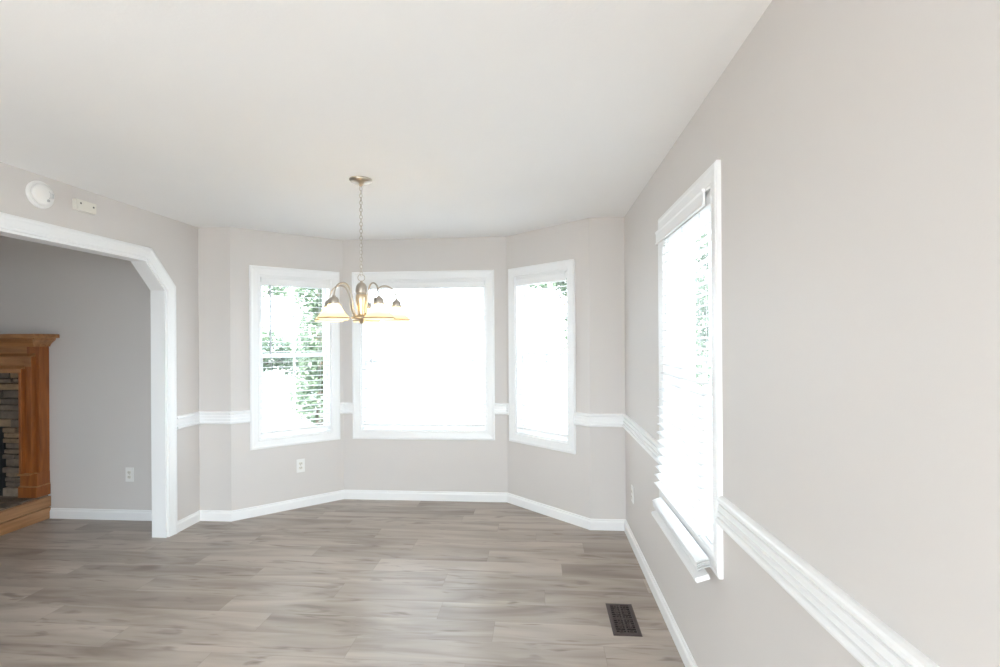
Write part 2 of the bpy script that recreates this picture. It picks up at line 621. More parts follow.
# partition with the wide clipped-corner opening, drawn as one outline in (y, z)
OY0, OY1, OZ, CH_Y, CH_Z = 0.55, 3.566, 2.088, 0.192, 0.205
opening = [(OY0, 0), (OY0, OZ - CH_Z), (OY0 + CH_Y, OZ), (OY1 - CH_Y, OZ), (OY1, OZ - CH_Z), (OY1, 0)]
outline = [(YREAR, 0)] + opening + [(YW, 0), (YW, LH + 0.1), (YREAR, LH + 0.1)]
bm = bmesh.new()
prism(bm, [Vector((XL, y, z)) for y, z in outline], [Vector((XL - LT, y, z)) for y, z in outline])
bm.normal_update()
bmesh.ops.triangulate(bm, faces=[f for f in bm.faces if len(f.verts) > 4])
struct(link_mesh('wall_left', bm, 'wall'), 'greige wall at left pierced by the wide clipped corner opening', 'wall')

F_liv = Frame((LX0, YLW), (XL - LT, YLW), (-5, 1))
F_livL = Frame((LX0, YREAR), (LX0, YLW), (-5, 1))
F_livR = Frame((LX0, YREAR), (XL - LT, YREAR), (-5, 1))
struct(wall('wall_living', F_liv, -EXT, F_liv.len, 0, LH + 0.1, EXT, []), 'shaded greige wall beyond the opening beside the fireplace', 'wall')
struct(wall('wall_living_left', F_livL, 0, F_livL.len, 0, LH + 0.1, EXT, [(1.0, 2.2, 0.8, 1.9)]), 'far left wall of the next room with an added window', 'wall')
struct(wall('wall_living_rear', F_livR, -EXT, F_livR.len, 0, LH + 0.1, EXT, []), 'rear wall of the next room', 'wall')

# ------------------------------------------------------------------ trim profiles
BASE = [(0, 0), (0.016, 0), (0.016, 0.060), (0.0135, 0.067), (0.009, 0.072), (0.009, 0.080), (0.006, 0.085), (0, 0.085)]
RAIL = [(0, 0.794), (0.010, 0.794), (0.024, 0.796), (0.032, 0.801), (0.035, 0.809), (0.033, 0.817), (0.027, 0.821), (0.0165, 0.8215), (0.0165, 0.827),
        (0.0245, 0.8285), (0.0245, 0.845), (0.0155, 0.8465), (0.0155, 0.852), (0.0215, 0.8535), (0.0205, 0.873), (0.0125, 0.8745), (0.0125, 0.880),
        (0.022, 0.8825), (0.026, 0.889), (0.026, 0.897), (0.021, 0.903), (0.010, 0.907), (0, 0.908)]

RAIL = [(d * 0.86, 0.804 + (z - 0.794) * 0.104 / 0.114) for d, z in RAIL]

def run_trim(path, prof):
    """one bmesh per leg of a plan path (room on the left hand), mitred at the bends"""
    P = [Vector(p) for p in path]
    mo = mitre_offsets(P, False)
    res = []
    for i in range(len(P) - 1):
        bm = bmesh.new()
        rings = []
        for k in (i, i + 1):
            rings.append([Vector((P[k].x + mo[k].x * d, P[k].y + mo[k].y * d, z)) for d, z in prof])
        sweep(bm, rings)
        res.append(bm)
    return res

def joined_trim(path, prof):
    P = [Vector(p) for p in path]
    mo = mitre_offsets(P, False)
    bm = bmesh.new()
    sweep(bm, [[Vector((P[k].x + mo[k].x * d, P[k].y + mo[k].y * d, z)) for d, z in prof] for k in range(len(P))])
    return bm

def at(fr, s):
    v = fr(s, 0, 0)
    return (v.x, v.y)

CW = 0.077    # casing width
plan = [(XR, YREAR), (XR, YW), (XOR, YW), (XCR, YB), (XCL, YB), (XOL, YW), (XL, YW), (XL, OY1 + 0.083)]
names = [('right', 'white baseboard along the long right wall'),
         ('return_right', 'white baseboard on the narrow wall at the right corner'),
         ('bay_right', 'white baseboard under the right angled bay window'),
         ('back', 'white baseboard under the wide middle window'),
         ('bay_left', 'white baseboard under the left angled bay window'),
         ('return_left', 'white baseboard on the narrow wall left of the bay'),
         ('left', 'short white baseboard beside the opening casing')]
for (nm, lb), b_ in zip(names, run_trim(plan, BASE)):
    struct(link_mesh('baseboard_' + nm, b_, 'trim'), lb, 'baseboard')
struct(link_mesh('baseboard_living', joined_trim([(XL - LT, YLW), (-4.150, YLW)], BASE), 'trim'), 'white baseboard on the shaded wall beyond the opening', 'baseboard')

rails = [([(XR, -0.15), (XR, 1.945 - CW)], 'white chair rail on right wall nearest the camera'),
         ([(XR, 2.680 + CW), (XR, YW), (XOR, YW), at(F_bayR, W_R[1] + CW)], 'white chair rail around the right corner between two windows'),
         ([at(F_bayR, W_R[0] - CW), (XCR, YB), at(F_mid, W_M[1] + CW)], 'short white chair rail between middle and right bay windows'),
         ([at(F_mid, W_M[0] - CW), (XCL, YB), at(F_bayL, W_L[1] + CW)], 'short white chair rail between left and middle bay windows'),
         ([at(F_bayL, W_L[0] - CW), (XOL, YW), (XL, YW), (XL, OY1 + 0.083)], 'white chair rail between the wide opening and left bay window')]
for i, (pth, lb) in enumerate(rails):
    b_ = joined_trim(pth, RAIL)
    if i == 0:                     # this run climbs slightly towards the kitchen end
        for v in b_.verts:
            v.co.z += 0.020 * (1.868 - v.co.y)
    struct(link_mesh('trim_%d' % (i + 1), b_, 'trim'), lb, 'chair rail')

# casing around the wide opening: room side, jamb lining, living side
CAS = [(0.0, 0.0), (0.0, 0.011), (0.006, 0.0135), (0.016, 0.012), (0.020, 0.0145), (0.056, 0.0185), (0.062, 0.0215), (0.074, 0.0215), (0.0775, 0.018), (0.083, 0.017), (0.083, 0.0)]
def arch_casing(xw, sgn):
    P = [Vector(p) for p in opening]
    mo = mitre_offsets(P, False)
    bm = bmesh.new()
    rings = []
    for k in range(len(P)):
        rings.append([Vector((xw + sgn * t, P[k].x + mo[k].x * w, P[k].y + mo[k].y * w)) for w, t in CAS])
    sweep(bm, rings)
    return bm
t6 = link_mesh('trim_6', arch_casing(XL, 1), 'trim')
struct(t6, 'wide white casing with clipped upper corners around the left opening', 'casing')
P = [Vector(p) for p in opening]
mo = mitre_offsets(P, False)
bm = bmesh.new()
sweep(bm, [[Vector((x, P[k].x + mo[k].x * w, P[k].y + mo[k].y * w)) for x, w in ((XL, 0.0), (XL - LT, 0.0), (XL - LT, -0.014), (XL, -0.014))] for k in range(len(P))])
link_mesh('jamb', bm, 'trim', t6)
link_mesh('far_casing', arch_casing(XL - LT, -1), 'trim', t6)

# ------------------------------------------------------------------ windows
WCAS = [(0.0, 0.0), (0.0, 0.012), (0.007, 0.0145), (0.014, 0.0125), (0.019, 0.014), (0.052, 0.0175), (0.058, 0.0205), (0.069, 0.0205), (0.073, 0.0165), (0.077, 0.016), (0.077, 0.0)]

def build_window(n, fr, w, label, muntin=True, zmeet=None):
    s0, s1, z0, z1 = w
    root = empty('window_%d' % n, fr((s0 + s1) / 2, 0, z0), math.atan2(fr.u.y, fr.u.x))
    struct(root, label, 'window')
    inv = root.matrix_basis.inverted()
    g = lambda s, d, z: inv @ fr(s, d, z)
    # casing with mitred corners
    bm = bmesh.new()
    path = [Vector(p) for p in ((s0, z0), (s0, z1), (s1, z1), (s1, z0))]
    mo = mitre_offsets(path, True)
    sgn = 1 if (path[0] + mo[0] * 0.1).x < s0 else -1
    sweep(bm, [[g(path[k].x + sgn * mo[k].x * a, t, path[k].y + sgn * mo[k].y * a) for a, t in WCAS] for k in range(4)], closed=True)
    link_mesh('casing', bm, 'trim', root)
    # jamb lining
    bm = bmesh.new()
    e = 0.012
    box(bm, g, s0 - 0.0, s0 + e, -0.15, 0.0, z0, z1)
    box(bm, g, s1 - e, s1, -0.15, 0.0, z0, z1)
    box(bm, g, s0 + e, s1 - e, -0.15, 0.0, z1 - e, z1)
    box(bm, g, s0 + e, s1 - e, -0.15, 0.0, z0, z0 + e)
    link_mesh('jamb', bm, 'trim', root)
    zm = zmeet or (z0 + z1) / 2 + 0.01
    def sash(nm, d0, d1, a, b_, mun):
        bm = bmesh.new()
        x0, x1 = s0 + e, s1 - e
        t = 0.030
        box(bm, g, x0, x0 + t, d0, d1, a, b_, 0.003)
        box(bm, g, x1 - t, x1, d0, d1, a, b_, 0.003)
        box(bm, g, x0 + t, x1 - t, d0, d1, a, a + t, 0.003)
        box(bm, g, x0 + t, x1 - t, d0, d1, b_ - t, b_, 0.003)
        so = link_mesh(nm, bm, 'trim', root)
        bm = bmesh.new()
        box(bm, g, x0 + t - 0.005, x1 - t + 0.005, (d0 + d1) / 2 - 0.002, (d0 + d1) / 2 + 0.002, a + t - 0.005, b_ - t + 0.005)
        link_mesh('pane', bm, 'glass', so)
        if mun:
            bm = bmesh.new()
            c = (x0 + x1) / 2
            box(bm, g, c - 0.010, c + 0.010, (d0 + d1) / 2 - 0.009, (d0 + d1) / 2 + 0.009, a + t, b_ - t, 0.003)
            link_mesh('muntin', bm, 'trim', so)
    sash('upper_sash', -0.125, -0.098, zm - 0.02, z1 - e, muntin)
    sash('lower_sash', -0.095, -0.068, z0 + e, zm + 0.02, muntin)
    bm = bmesh.new()
    c = (s0 + s1) / 2
    box(bm, g, c - 0.028, c + 0.028, -0.068, -0.060, zm + 0.004, zm + 0.018, 0.002)
    link_mesh('sash_lock', bm, 'plate', root)
    return root

build_window(1, F_bayL, W_L, 'white sash window in left angled bay wall', True)
build_window(2, F_mid, W_M, 'wide white sash window in the middle of the bay', False, 1.30)
build_window(3, F_bayR, W_R, 'white sash window in right angled bay wall', True)
build_window(4, F_right, W_S, 'white sash window in the long right wall', True)

# unseen patio door and windows, added to bring in more daylight
def simple_unit(name, fr, w, label, cat, mull):
    s0, s1, z0, z1 = w
    root = empty(name, fr((s0 + s1) / 2, 0, z0), math.atan2(fr.u.y, fr.u.x))
    struct(root, label, cat)
    inv = root.matrix_basis.inverted()
    g = lambda s, d, z: inv @ fr(s, d, z)
    bm = bmesh.new()
    t = 0.06
    box(bm, g, s0, s0 + t, -0.12, 0.015, z0, z1)
    box(bm, g, s1 - t, s1, -0.12, 0.015, z0, z1)
    box(bm, g, s0 + t, s1 - t, -0.12, 0.015, z1 - t, z1)
    box(bm, g, s0 + t, s1 - t, -0.12, 0.015, z0, z0 + 0.03)
    for k in range(1, mull):
        c = s0 + (s1 - s0) * k / mull
        box(bm, g, c - 0.03, c + 0.03, -0.10, -0.05, z0 + 0.03, z1 - t)
    link_mesh('frame', bm, 'trim', root)
    bm = bmesh.new()
    box(bm, g, s0 + t, s1 - t, -0.078, -0.072, z0 + 0.03, z1 - t)
    link_mesh('pane', bm, 'glass', root)
simple_unit('added_door_1', F_rear, ADDED_DOOR, 'white patio door added behind the camera for daylight', 'door', 2)
simple_unit('window_5', F_livL, (1.0, 2.2, 0.8, 1.9), 'white window added in next room for daylight', 'window', 2)
simple_unit('window_6', F_right, W_K, 'white window added in right wall behind the camera for daylight', 'window', 2)

# daylight portals: they emit nothing, they only guide the sky sampling to the openings
def portal(fr, w, d=-0.16):
    s0, s1, z0, z1 = w
    ld = bpy.data.lights.new('sky_portal', 'AREA')
    ld.shape = 'RECTANGLE'
    ld.size = s1 - s0
    ld.size_y = z1 - z0
    ld.cycles.is_portal = True
    o = bpy.data.objects.new('sky_portal', ld)
    COL.objects.link(o)
    zax = -fr.n
    xax = fr.u
    yax = zax.cross(xax)
    m = Matrix((xax, yax, zax)).transposed().to_4x4()
    m.translation = fr((s0 + s1) / 2, d, (z0 + z1) / 2)
    o.matrix_world = m
for fr, w in ((F_bayL, W_L), (F_mid, W_M), (F_bayR, W_R), (F_right, W_S), (F_rear, ADDED_DOOR), (F_livL, (1.0, 2.2, 0.8, 1.9)), (F_right, W_K)):
    portal(fr, w)

# ------------------------------------------------------------------ blinds
def slat_shape(bm, g, s0, s1, d, z, tilt=0.0, wid=0.050):
    """one crowned slat centred at depth d, height z; tilt lowers the room edge"""
    pts = []
    for q, cr in ((-0.5, 0.0), (-0.25, 0.0022), (0.0, 0.003), (0.25, 0.0022), (0.5, 0.0)):
        pts.append((q * wid, cr))
    prof = [(a, c + 0.0014) for a, c in pts] + [(a, c - 0.0014) for a, c in reversed(pts)]
    ct, st = cos(tilt), sin(tilt)
    rot = [(a * ct + c * st, -a * st + c * ct) for a, c in prof]
    sweep(bm, [[g(s, d + a, z + c) for a, c in rot] for s in (s0, s1)])

def build_blind(fr, w, label, ladders, wand, d0=-0.026, s_pad=0.016, zbot=None, side=False):
    s0, s1, z0, z1 = w
    root = empty('window_blind', fr((s0 + s1) / 2, 0, z1), math.atan2(fr.u.y, fr.u.x))
    tag(root, label, 'blind', 'white slatted window blinds')
    inv = root.matrix_basis.inverted()
    g = lambda s, d, z: inv @ fr(s, d, z)
    a, b_ = s0 + s_pad, s1 - s_pad
    top = z1 - 0.016
    # headrail
    bm = bmesh.new()
    box(bm, g, a, b_, d0 - 0.024, d0 + 0.022, top - 0.042, top, 0.002)
    link_mesh('headrail', bm, 'trim', root)
    # valance: moulded board with short returns
    bm = bmesh.new()
    vf = d0 + 0.026
    pr = [(0, 0.0), (0.012, 0.0), (0.013, 0.004), (0.009, 0.010), (0.009, 0.052), (0.013, 0.060), (0.013, 0.066), (0, 0.066)]
    va, vb = (a, b_) if not side else (a + 0.040, b_ + 0.105)
    if side:
        vf = 0.016
        vz = 2.002
    else:
        vz = top - 0.066
    sweep(bm, [[g(s, vf + d, vz + z) for d, z in pr] for s in (va, vb)])
    link_mesh('valance', bm, 'trim', root)
    # slats
    pitch = 0.0445
    zlow = (z0 + 0.062) if zbot is None else zbot
    bm = bmesh.new()
    z = top - 0.068
    zs = []
    while z > zlow:
        zs.append(z)
        z -= pitch
    for z in zs:
        d = d0
        if side:
            d = d0 + 0.055 * max(0.0, (1.99 - z) / 1.30) ** 1.3
        slat_shape(bm, g, a, b_, d + random.uniform(-0.001, 0.001), z + random.uniform(-0.0012, 0.0012), 0.10 if side else 0.05)
    link_mesh('slats', bm, 'slat', root)
    return root, g, a, b_, top, zs, d0

def blind_rest(root, g, a, b_, top, zs, d0, ladders, wand, rail_z=None):
    zr = zs[-1] - 0.030
    if rail_z is None:
        bm = bmesh.new()
        box(bm, g, a, b_, d0 - 0.026, d0 + 0.026, zr - 0.011, zr + 0.011, 0.003)
        link_mesh('bottom_rail', bm, 'trim', root)
    for q in ladders:
        s = a + (b_ - a) * q
        bm = bmesh.new()
        for dd in (-0.0275, 0.0275):
            tube(bm, [g(s, d0 + dd, top - 0.05), g(s, d0 + dd, zr)], 0.0011, 5)
        tube(bm, [g(s + 0.004, d0, top - 0.05), g(s + 0.004, d0, zr)], 0.0013, 5)
        for z in zs:
            tube(bm, [g(s, d0 - 0.0275, z - 0.0035), g(s, d0 + 0.0275, z - 0.0035)], 0.0009, 4)
        link_mesh('ladder_cord', bm, 'cord', root)
    if wand is not None:
        s = a + (b_ - a) * wand[0]
        bm = bmesh.new()
        tube(bm, [g(s, d0 + 0.034, top - 0.066), g(s, d0 + 0.036, wand[1] + 0.02), g(s, d0 + 0.036, wand[1])], [0.006, 0.006, 0.0075], 8)
        link_mesh('tilt_wand', bm, 'wand', root)

M['cord'] = paint('grey_white_cord', (0.52, 0.52, 0.52), 0.7, 0.0)
M['wand'] = paint('clear_grey_wand', (0.34, 0.35, 0.36), 0.25, 0.0, var=0.01, spec=0.6)

r = build_blind(F_bayL, W_L, 'white slatted blind in the left bay window by the chandelier', None, None)
blind_rest(*r, (0.14, 0.86), (0.12, 1.38))
r = build_blind(F_mid, W_M, 'wide white slatted blind in the middle bay window', None, None)
blind_rest(*r, (0.10, 0.5, 0.90), (0.075, 1.27))
r = build_blind(F_bayR, W_R, 'white slatted blind in the right bay window', None, None)
blind_rest(*r, (0.16, 0.84), None)

# the right wall's blind hangs past the sill; its last slats and rail rest out over the casing
root, g, a, b_, top, zs, d0 = build_blind(F_right, W_S, 'white slatted blind on long right wall, hanging past its sill', None, None,
                                          d0=-0.012, s_pad=0.008, zbot=0.690, side=True)
blind_rest(root, g, a, b_, top, zs, d0, (0.16, 0.5, 0.84), None, rail_z=True)
bm = bmesh.new()
for k in range(4):
    slat_shape(bm, g, a - 0.020 - 0.003 * (k % 2), b_, 0.052 - 0.001 * k, 0.640 - 0.009 * k, 0.34)
link_mesh('gathered_slats', bm, 'slat', root)
bm = bmesh.new()
tl = 0.34
pr = [(-0.026, -0.010), (0.026, -0.010), (0.030, 0.0), (0.026, 0.010), (-0.026, 0.010)]
pr = [(x * cos(tl) + z * sin(tl), -x * sin(tl) + z * cos(tl)) for x, z in pr]
sweep(bm, [[g(s, 0.053 + d, 0.573 + z) for d, z in pr] for s in (a - 0.020, b_ - 0.004)])
link_mesh('bottom_rail', bm, 'trim', root)

# ------------------------------------------------------------------ chandelier
CX, CY = -1.048, 2.863
ch = empty('chandelier', (CX, CY, 1.60))
tag(ch, 'brushed nickel five arm chandelier with lit frosted glass bell shades', 'chandelier')
Z0 = 1.60
def cz(z): return z - Z0
bm = bmesh.new()
lathe(bm, [(0.0, cz(2.440)), (0.066, cz(2.440)), (0.066, cz(2.433)), (0.058, cz(2.424)), (0.036, cz(2.414)), (0.014, cz(2.409)), (0.008, cz(2.400)), (0.0, cz(2.398))], 32)
link_mesh('ceiling_canopy', bm, 'nickel', ch, True)
# chain of alternating oval links
bm = bmesh.new()
top_z, bot_z = 2.396, 1.872
n_l = 25
step = (top_z - bot_z) / n_l
for i in range(n_l):
    zc = top_z - step * (i + 0.5)
    ang = (i % 2) * pi / 2 + 0.5
    pts = []
    for k in range(12):
        t = 2 * pi * k / 12
        h_ = 0.0080 * cos(t)
        v_ = 0.0145 * sin(t)
        pts.append((h_ * cos(ang), h_ * sin(ang), cz(zc + v_)))
    tube(bm, pts, 0.0018, 5, closed=True)
link_mesh('chain', bm, 'nickel', ch, True)
bm = bmesh.new()
tube(bm, [(0.006, 0.003, cz(2.40)), (0.004, -0.003, cz(2.2)), (-0.004, 0.002, cz(2.0)), (0.003, 0.0, cz(1.845))], 0.0016, 6)
link_mesh('wire', bm, 'plate', ch, True)
bm = bmesh.new()
pts = [(0.020 * cos(t) * cos(0.3), 0.020 * cos(t) * sin(0.3), cz(1.858) + 0.020 * sin(t)) for t in [2 * pi * k / 20 for k in range(20)]]
tube(bm, pts, 0.0022, 6, closed=True)
link_mesh('hanging_loop', bm, 'nickel', ch, True)
bm = bmesh.new()
lathe(bm, [(0.0, cz(1.842)), (0.007, cz(1.840)), (0.008, cz(1.832)), (0.014, cz(1.828)), (0.024, cz(1.820)), (0.031, cz(1.806)), (0.034, cz(1.786)),
           (0.034, cz(1.770)), (0.029, cz(1.766)), (0.030, cz(1.758)), (0.025, cz(1.752))], 28)
sharpen(link_mesh('body_cap', bm, 'nickel', ch, True))
bm = bmesh.new()
lathe(bm, [(0.030, cz(1.757)), (0.034, cz(1.745)), (0.033, cz(1.72)), (0.026, cz(1.68)), (0.021, cz(1.645)), (0.022, cz(1.632))], 28)
link_mesh('body_column', bm, 'nickel_warm', ch, True)
bm = bmesh.new()
lathe(bm, [(0.0, cz(1.636)), (0.030, cz(1.635)), (0.054, cz(1.628)), (0.060, cz(1.621)), (0.058, cz(1.615)), (0.034, cz(1.609)), (0.014, cz(1.604)), (0.011, cz(1.592)), (0.006, cz(1.586)), (0.0, cz(1.585))], 32)
link_mesh('bottom_plate', bm, 'nickel_warm', ch, True)

to_cam = math.atan2(-CY, -CX)
RHO = 0.208
def catmull(P, n=8):
    out = []
    P = [P[0]] + P + [P[-1]]
    for i in range(1, len(P) - 2):
        p0, p1, p2, p3 = [Vector(q) for q in P[i - 1:i + 3]]
        for k in range(n):
            t = k / n
            out.append(0.5 * ((2 * p1) + (-p0 + p2) * t + (2 * p0 - 5 * p1 + 4 * p2 - p3) * t * t + (-p0 + 3 * p1 - 3 * p2 + p3) * t ** 3))
    out.append(Vector(P[-2]))
    return out
arm_prof = [(0.030, 1.628), (0.052, 1.640), (0.068, 1.690), (0.080, 1.755), (0.104, 1.802), (0.142, 1.815), (0.182, 1.798), (0.203, 1.762), (RHO, 1.732)]
for i in range(5):
    # positive angle to the viewer's right of the camera direction
    an = to_cam + radians(27.0 + 72 * i)
    e_ = Vector((cos(an), sin(an), 0))
    bm = bmesh.new()
    tube(bm, catmull([tuple(e_ * r_ + Vector((0, 0, cz(z)))) for r_, z in arm_prof]), 0.0047, 10)
    link_mesh('arm', bm, 'nickel', ch, True)
    c = e_ * RHO
    bm = bmesh.new()
    lathe(bm, [(0.0, cz(1.738)), (0.009, cz(1.737)), (0.011, cz(1.730)), (0.018, cz(1.727)), (0.0255, cz(1.717)), (0.0285, cz(1.702)), (0.0285, cz(1.697)), (0.031, cz(1.695)), (0.031, cz(1.689)), (0.0, cz(1.689))], 22, (c.x, c.y, 0))
    sharpen(link_mesh('socket_cup', bm, 'nickel', ch, True))
    bm = bmesh.new()
    out_p = [(0.024, 1.692), (0.031, 1.686), (0.037, 1.676), (0.045, 1.662), (0.056, 1.645), (0.068, 1.631), (0.078, 1.621), (0.084, 1.613), (0.084, 1.608), (0.079, 1.603)]
    in_p = [(r_ - 0.003, z - 0.002) for r_, z in reversed(out_p)]
    lathe(bm, [(r_, cz(z)) for r_, z in out_p + in_p], 32, (c.x, c.y, 0), cap=False)
    sh = link_mesh('shade', bm, 'shade', ch, True)
    bm = bmesh.new()
    rc = [(0.0855 + 0.0036 * cos(2 * pi * q / 8), cz(1.6120) + 0.0034 * sin(2 * pi * q / 8)) for q in range(9)]
    lathe(bm, rc, 32, (c.x, c.y, 0), cap=False)
    link_mesh('rim', bm, 'rim', sh, True)
    bm = bmesh.new()
    lathe(bm, [(0.0, cz(1.690)), (0.012, cz(1.688)), (0.013, cz(1.672)), (0.022, cz(1.655)), (0.0265, cz(1.640)), (0.022, cz(1.626)), (0.011, cz(1.619)), (0.0, cz(1.617))], 18, (c.x, c.y, 0))
    link_mesh('bulb', bm, 'bulb', ch, True)

# ------------------------------------------------------------------ small wall fittings
def outlet(fr, s, z, label, duplex=True):
    root = empty('wall_outlet', fr(s, 0, z), math.atan2(fr.u.y, fr.u.x))
    tag(root, label, 'outlet', 'white wall outlets')
    inv = root.matrix_basis.inverted()
    g = lambda a, d, c: inv @ fr(s + a, d, z + c)
    bm = bmesh.new()
    box(bm, g, -0.036, 0.036, 0.0, 0.006, -0.059, 0.059, 0.0022)
    link_mesh('cover_plate', bm, 'plate', root)
    for q in (-0.0195, 0.0195):
        bm = bmesh.new()
        ring = []
        for k in range(20):
            t = 2 * pi * k / 20
            ring.append((0.0172 * cos(t), max(-0.0125, min(0.0125, 0.0172 * sin(t)))))
        prism(bm, [g(x_, 0.0055, q + y_) for x_, y_ in ring], [g(x_, 0.009, q + y_) for x_, y_ in ring])
        sk = link_mesh('socket', bm, 'ivory', root)
        bm = bmesh.new()
        box(bm, g, -0.0085, -0.0055, 0.0088, 0.0094, q - 0.003, q + 0.007)
        box(bm, g, 0.0055, 0.0085, 0.0088, 0.0094, q - 0.003, q + 0.007)
        box(bm, g, -0.002, 0.002, 0.0088, 0.0094, q - 0.010, q - 0.006)
        link_mesh('slots', bm, 'dark', sk)
    bm = bmesh.new()
    box(bm, g, -0.003, 0.003, 0.0058, 0.0072, -0.003, 0.003, 0.0008)
    link_mesh('screw', bm, 'nickel', root)
outlet(F_bayL, 0.553, 0.373, 'white outlet under the left bay window')
outlet(F_liv, -3.426 - LX0, 0.379, 'white outlet on shaded wall between fireplace and opening')
outlet(F_right, 3.63 - YREAR, 0.372, 'white outlet low on the right wall near the bay corner')

# smoke detector on the wall above the opening
SY, SZ = 2.608, 2.327
sd = empty('smoke_detector', (XL, SY, SZ))
tag(sd, 'round white domed smoke detector above the wide opening', 'smoke detector')
def disc(bm, prof, y, z, segs=32):
    """lathe about the wall normal (+x)"""
    rings = [[bm.verts.new((d, y + r_ * cos(2 * pi * k / segs), z + r_ * sin(2 * pi * k / segs))) for k in range(segs)] for r_, d in prof]
    for A, B in zip(rings, rings[1:]):
        for k in range(segs):
            bm.faces.new([A[k], A[(k + 1) % segs], B[(k + 1) % segs], B[k]])
    bm.faces.new(rings[-1]); bm.faces.new(rings[0])
bm = bmesh.new()
disc(bm, [(0.077, 0.0), (0.077, 0.010), (0.074, 0.014), (0.062, 0.015)], 0, 0)
sharpen(link_mesh('base_ring', bm, 'plate', sd, True))
bm = bmesh.new()
disc(bm, [(0.060, 0.013), (0.060, 0.026), (0.057, 0.033), (0.050, 0.040), (0.036, 0.046), (0.018, 0.048), (0.004, 0.0485)], 0, 0)
link_mesh('dome', bm, 'plate', sd, True)
bm = bmesh.new()
for k in range(4):
    box(bm, None, 0.0440, 0.0478, 0.012 + k * 0.008, 0.015 + k * 0.008, -0.022 + 0.003 * k, 0.020 - 0.003 * k)
link_mesh('vent_slots', bm, 'slot', sd)
bm = bmesh.new()
disc(bm, [(0.008, 0.044), (0.008, 0.0495), (0.006, 0.0505)], 0.008, -0.034, 16)
link_mesh('test_button', bm, 'slot', sd)

# small sensor box to its right
sb = empty('wall_sensor_box', (XL, 2.874, 2.330))
tag(sb, 'small off white rectangular sensor box right of the smoke detector', 'sensor')
bm = bmesh.new()
box(bm, None, 0.0, 0.030, -0.068, 0.068, -0.033, 0.033, 0.003)
link_mesh('housing', bm, 'ivory', sb)
bm = bmesh.new()
box(bm, None, 0.030, 0.0325, -0.060, 0.060, -0.026, 0.026, 0.0015)
link_mesh('cover', bm, 'ivory', sb)
for y_, z_ in ((0.045, 0.006), (-0.042, 0.010)):
    bm = bmesh.new()
    box(bm, None, 0.0325, 0.0335, y_ - 0.005, y_ + 0.005, z_ - 0.005, z_ + 0.005)
    link_mesh('indicator', bm, 'dark', sb)

# floor register
VX0, VX1, VY0, VY1 = 0.362, 0.505, 2.519, 2.824
fv = empty('floor_register', ((VX0 + VX1) / 2, (VY0 + VY1) / 2, 0))
tag(fv, 'dark brown metal floor vent beside the right wall', 'floor vent')
hx, hy = (VX1 - VX0) / 2, (VY1 - VY0) / 2
bm = bmesh.new()
prof = [(0.0, 0.0), (0.0, 0.0015), (0.008, 0.0045), (0.020, 0.0050), (0.021, 0.0010), (0.021, 0.0)]
path = [Vector(p) for p in ((-hx, -hy), (hx, -hy), (hx, hy), (-hx, hy))]
mo = mitre_offsets(path, True)
sweep(bm, [[(path[k].x + mo[k].x * a, path[k].y + mo[k].y * a, z) for a, z in prof] for k in range(4)], closed=True)
link_mesh('frame', bm, 'bronze', fv)
bm = bmesh.new()
box(bm, None, -hx + 0.02, hx - 0.02, -hy + 0.02, hy - 0.02, 0.0002, 0.0008)  # flat sheet on the floor; the duct's darkness is put into its black
link_mesh('duct_shade_sheet', bm, 'duct_shade', fv)
# scrollwork grille: bars, centre spine and rows of scrolls
bm = bmesh.new()
box(bm, None, -0.004, 0.004, -hy + 0.02, hy - 0.02, 0.0008, 0.0042, 0.0008)
for k in range(5):
    y_ = -hy + 0.02 + (2 * hy - 0.04) * k / 4
    if 0 < k < 4:
        box(bm, None, -hx + 0.02, hx - 0.02, y_ - 0.003, y_ + 0.003, 0.0008, 0.0042, 0.0008)
for k in range(4):
    yc = -hy + 0.02 + (2 * hy - 0.04) * (k + 0.5) / 4
    for sx in (-1, 1):
        for sy in (-1, 1):
            pts = []
            for q in range(22):
                t = q / 21 * 2.6 * pi
                rr = 0.0135 * (1 - 0.62 * q / 21)
                pts.append((sx * (0.0255 + rr * cos(t + 0.6)), yc + sy * (0.0155 + rr * sin(t + 0.6)), 0.0026))
            tube(bm, pts, 0.0021, 5)
link_mesh('scroll_grille', bm, 'bronze', fv)
bm = bmesh.new()
for k in range(14):
    y_ = -hy + 0.028 + (2 * hy - 0.056) * k / 13
    box(bm, None, -hx + 0.021, hx - 0.021, y_ - 0.0035, y_ + 0.0035, 0.0009, 0.0016)
link_mesh('louvres', bm, 'bronze', fv)
bm = bmesh.new()
box(bm, None, 0.026, 0.032, -0.085, -0.045, 0.003, 0.008, 0.001)
link_mesh('lever', bm, 'bronze', fv)

# ------------------------------------------------------------------ fireplace in the next room
FXR = -4.150
FY = YLW - 0.085                # face of the surround
FXL = FXR - 1.72
HZ = 0.205
fp = empty('fireplace', ((FXL + FXR) / 2, YLW, 0))
tag(fp, 'honey oak fireplace with stacked stone facing and raised hearth', 'fireplace')
ox, oy = (FXL + FXR) / 2, YLW
def fb(bm, x0, x1, y0, y1, z0, z1, bev=0.0):
    box(bm, None, x0 - ox, x1 - ox, y0 - oy, y1 - oy, z0, z1, bev)
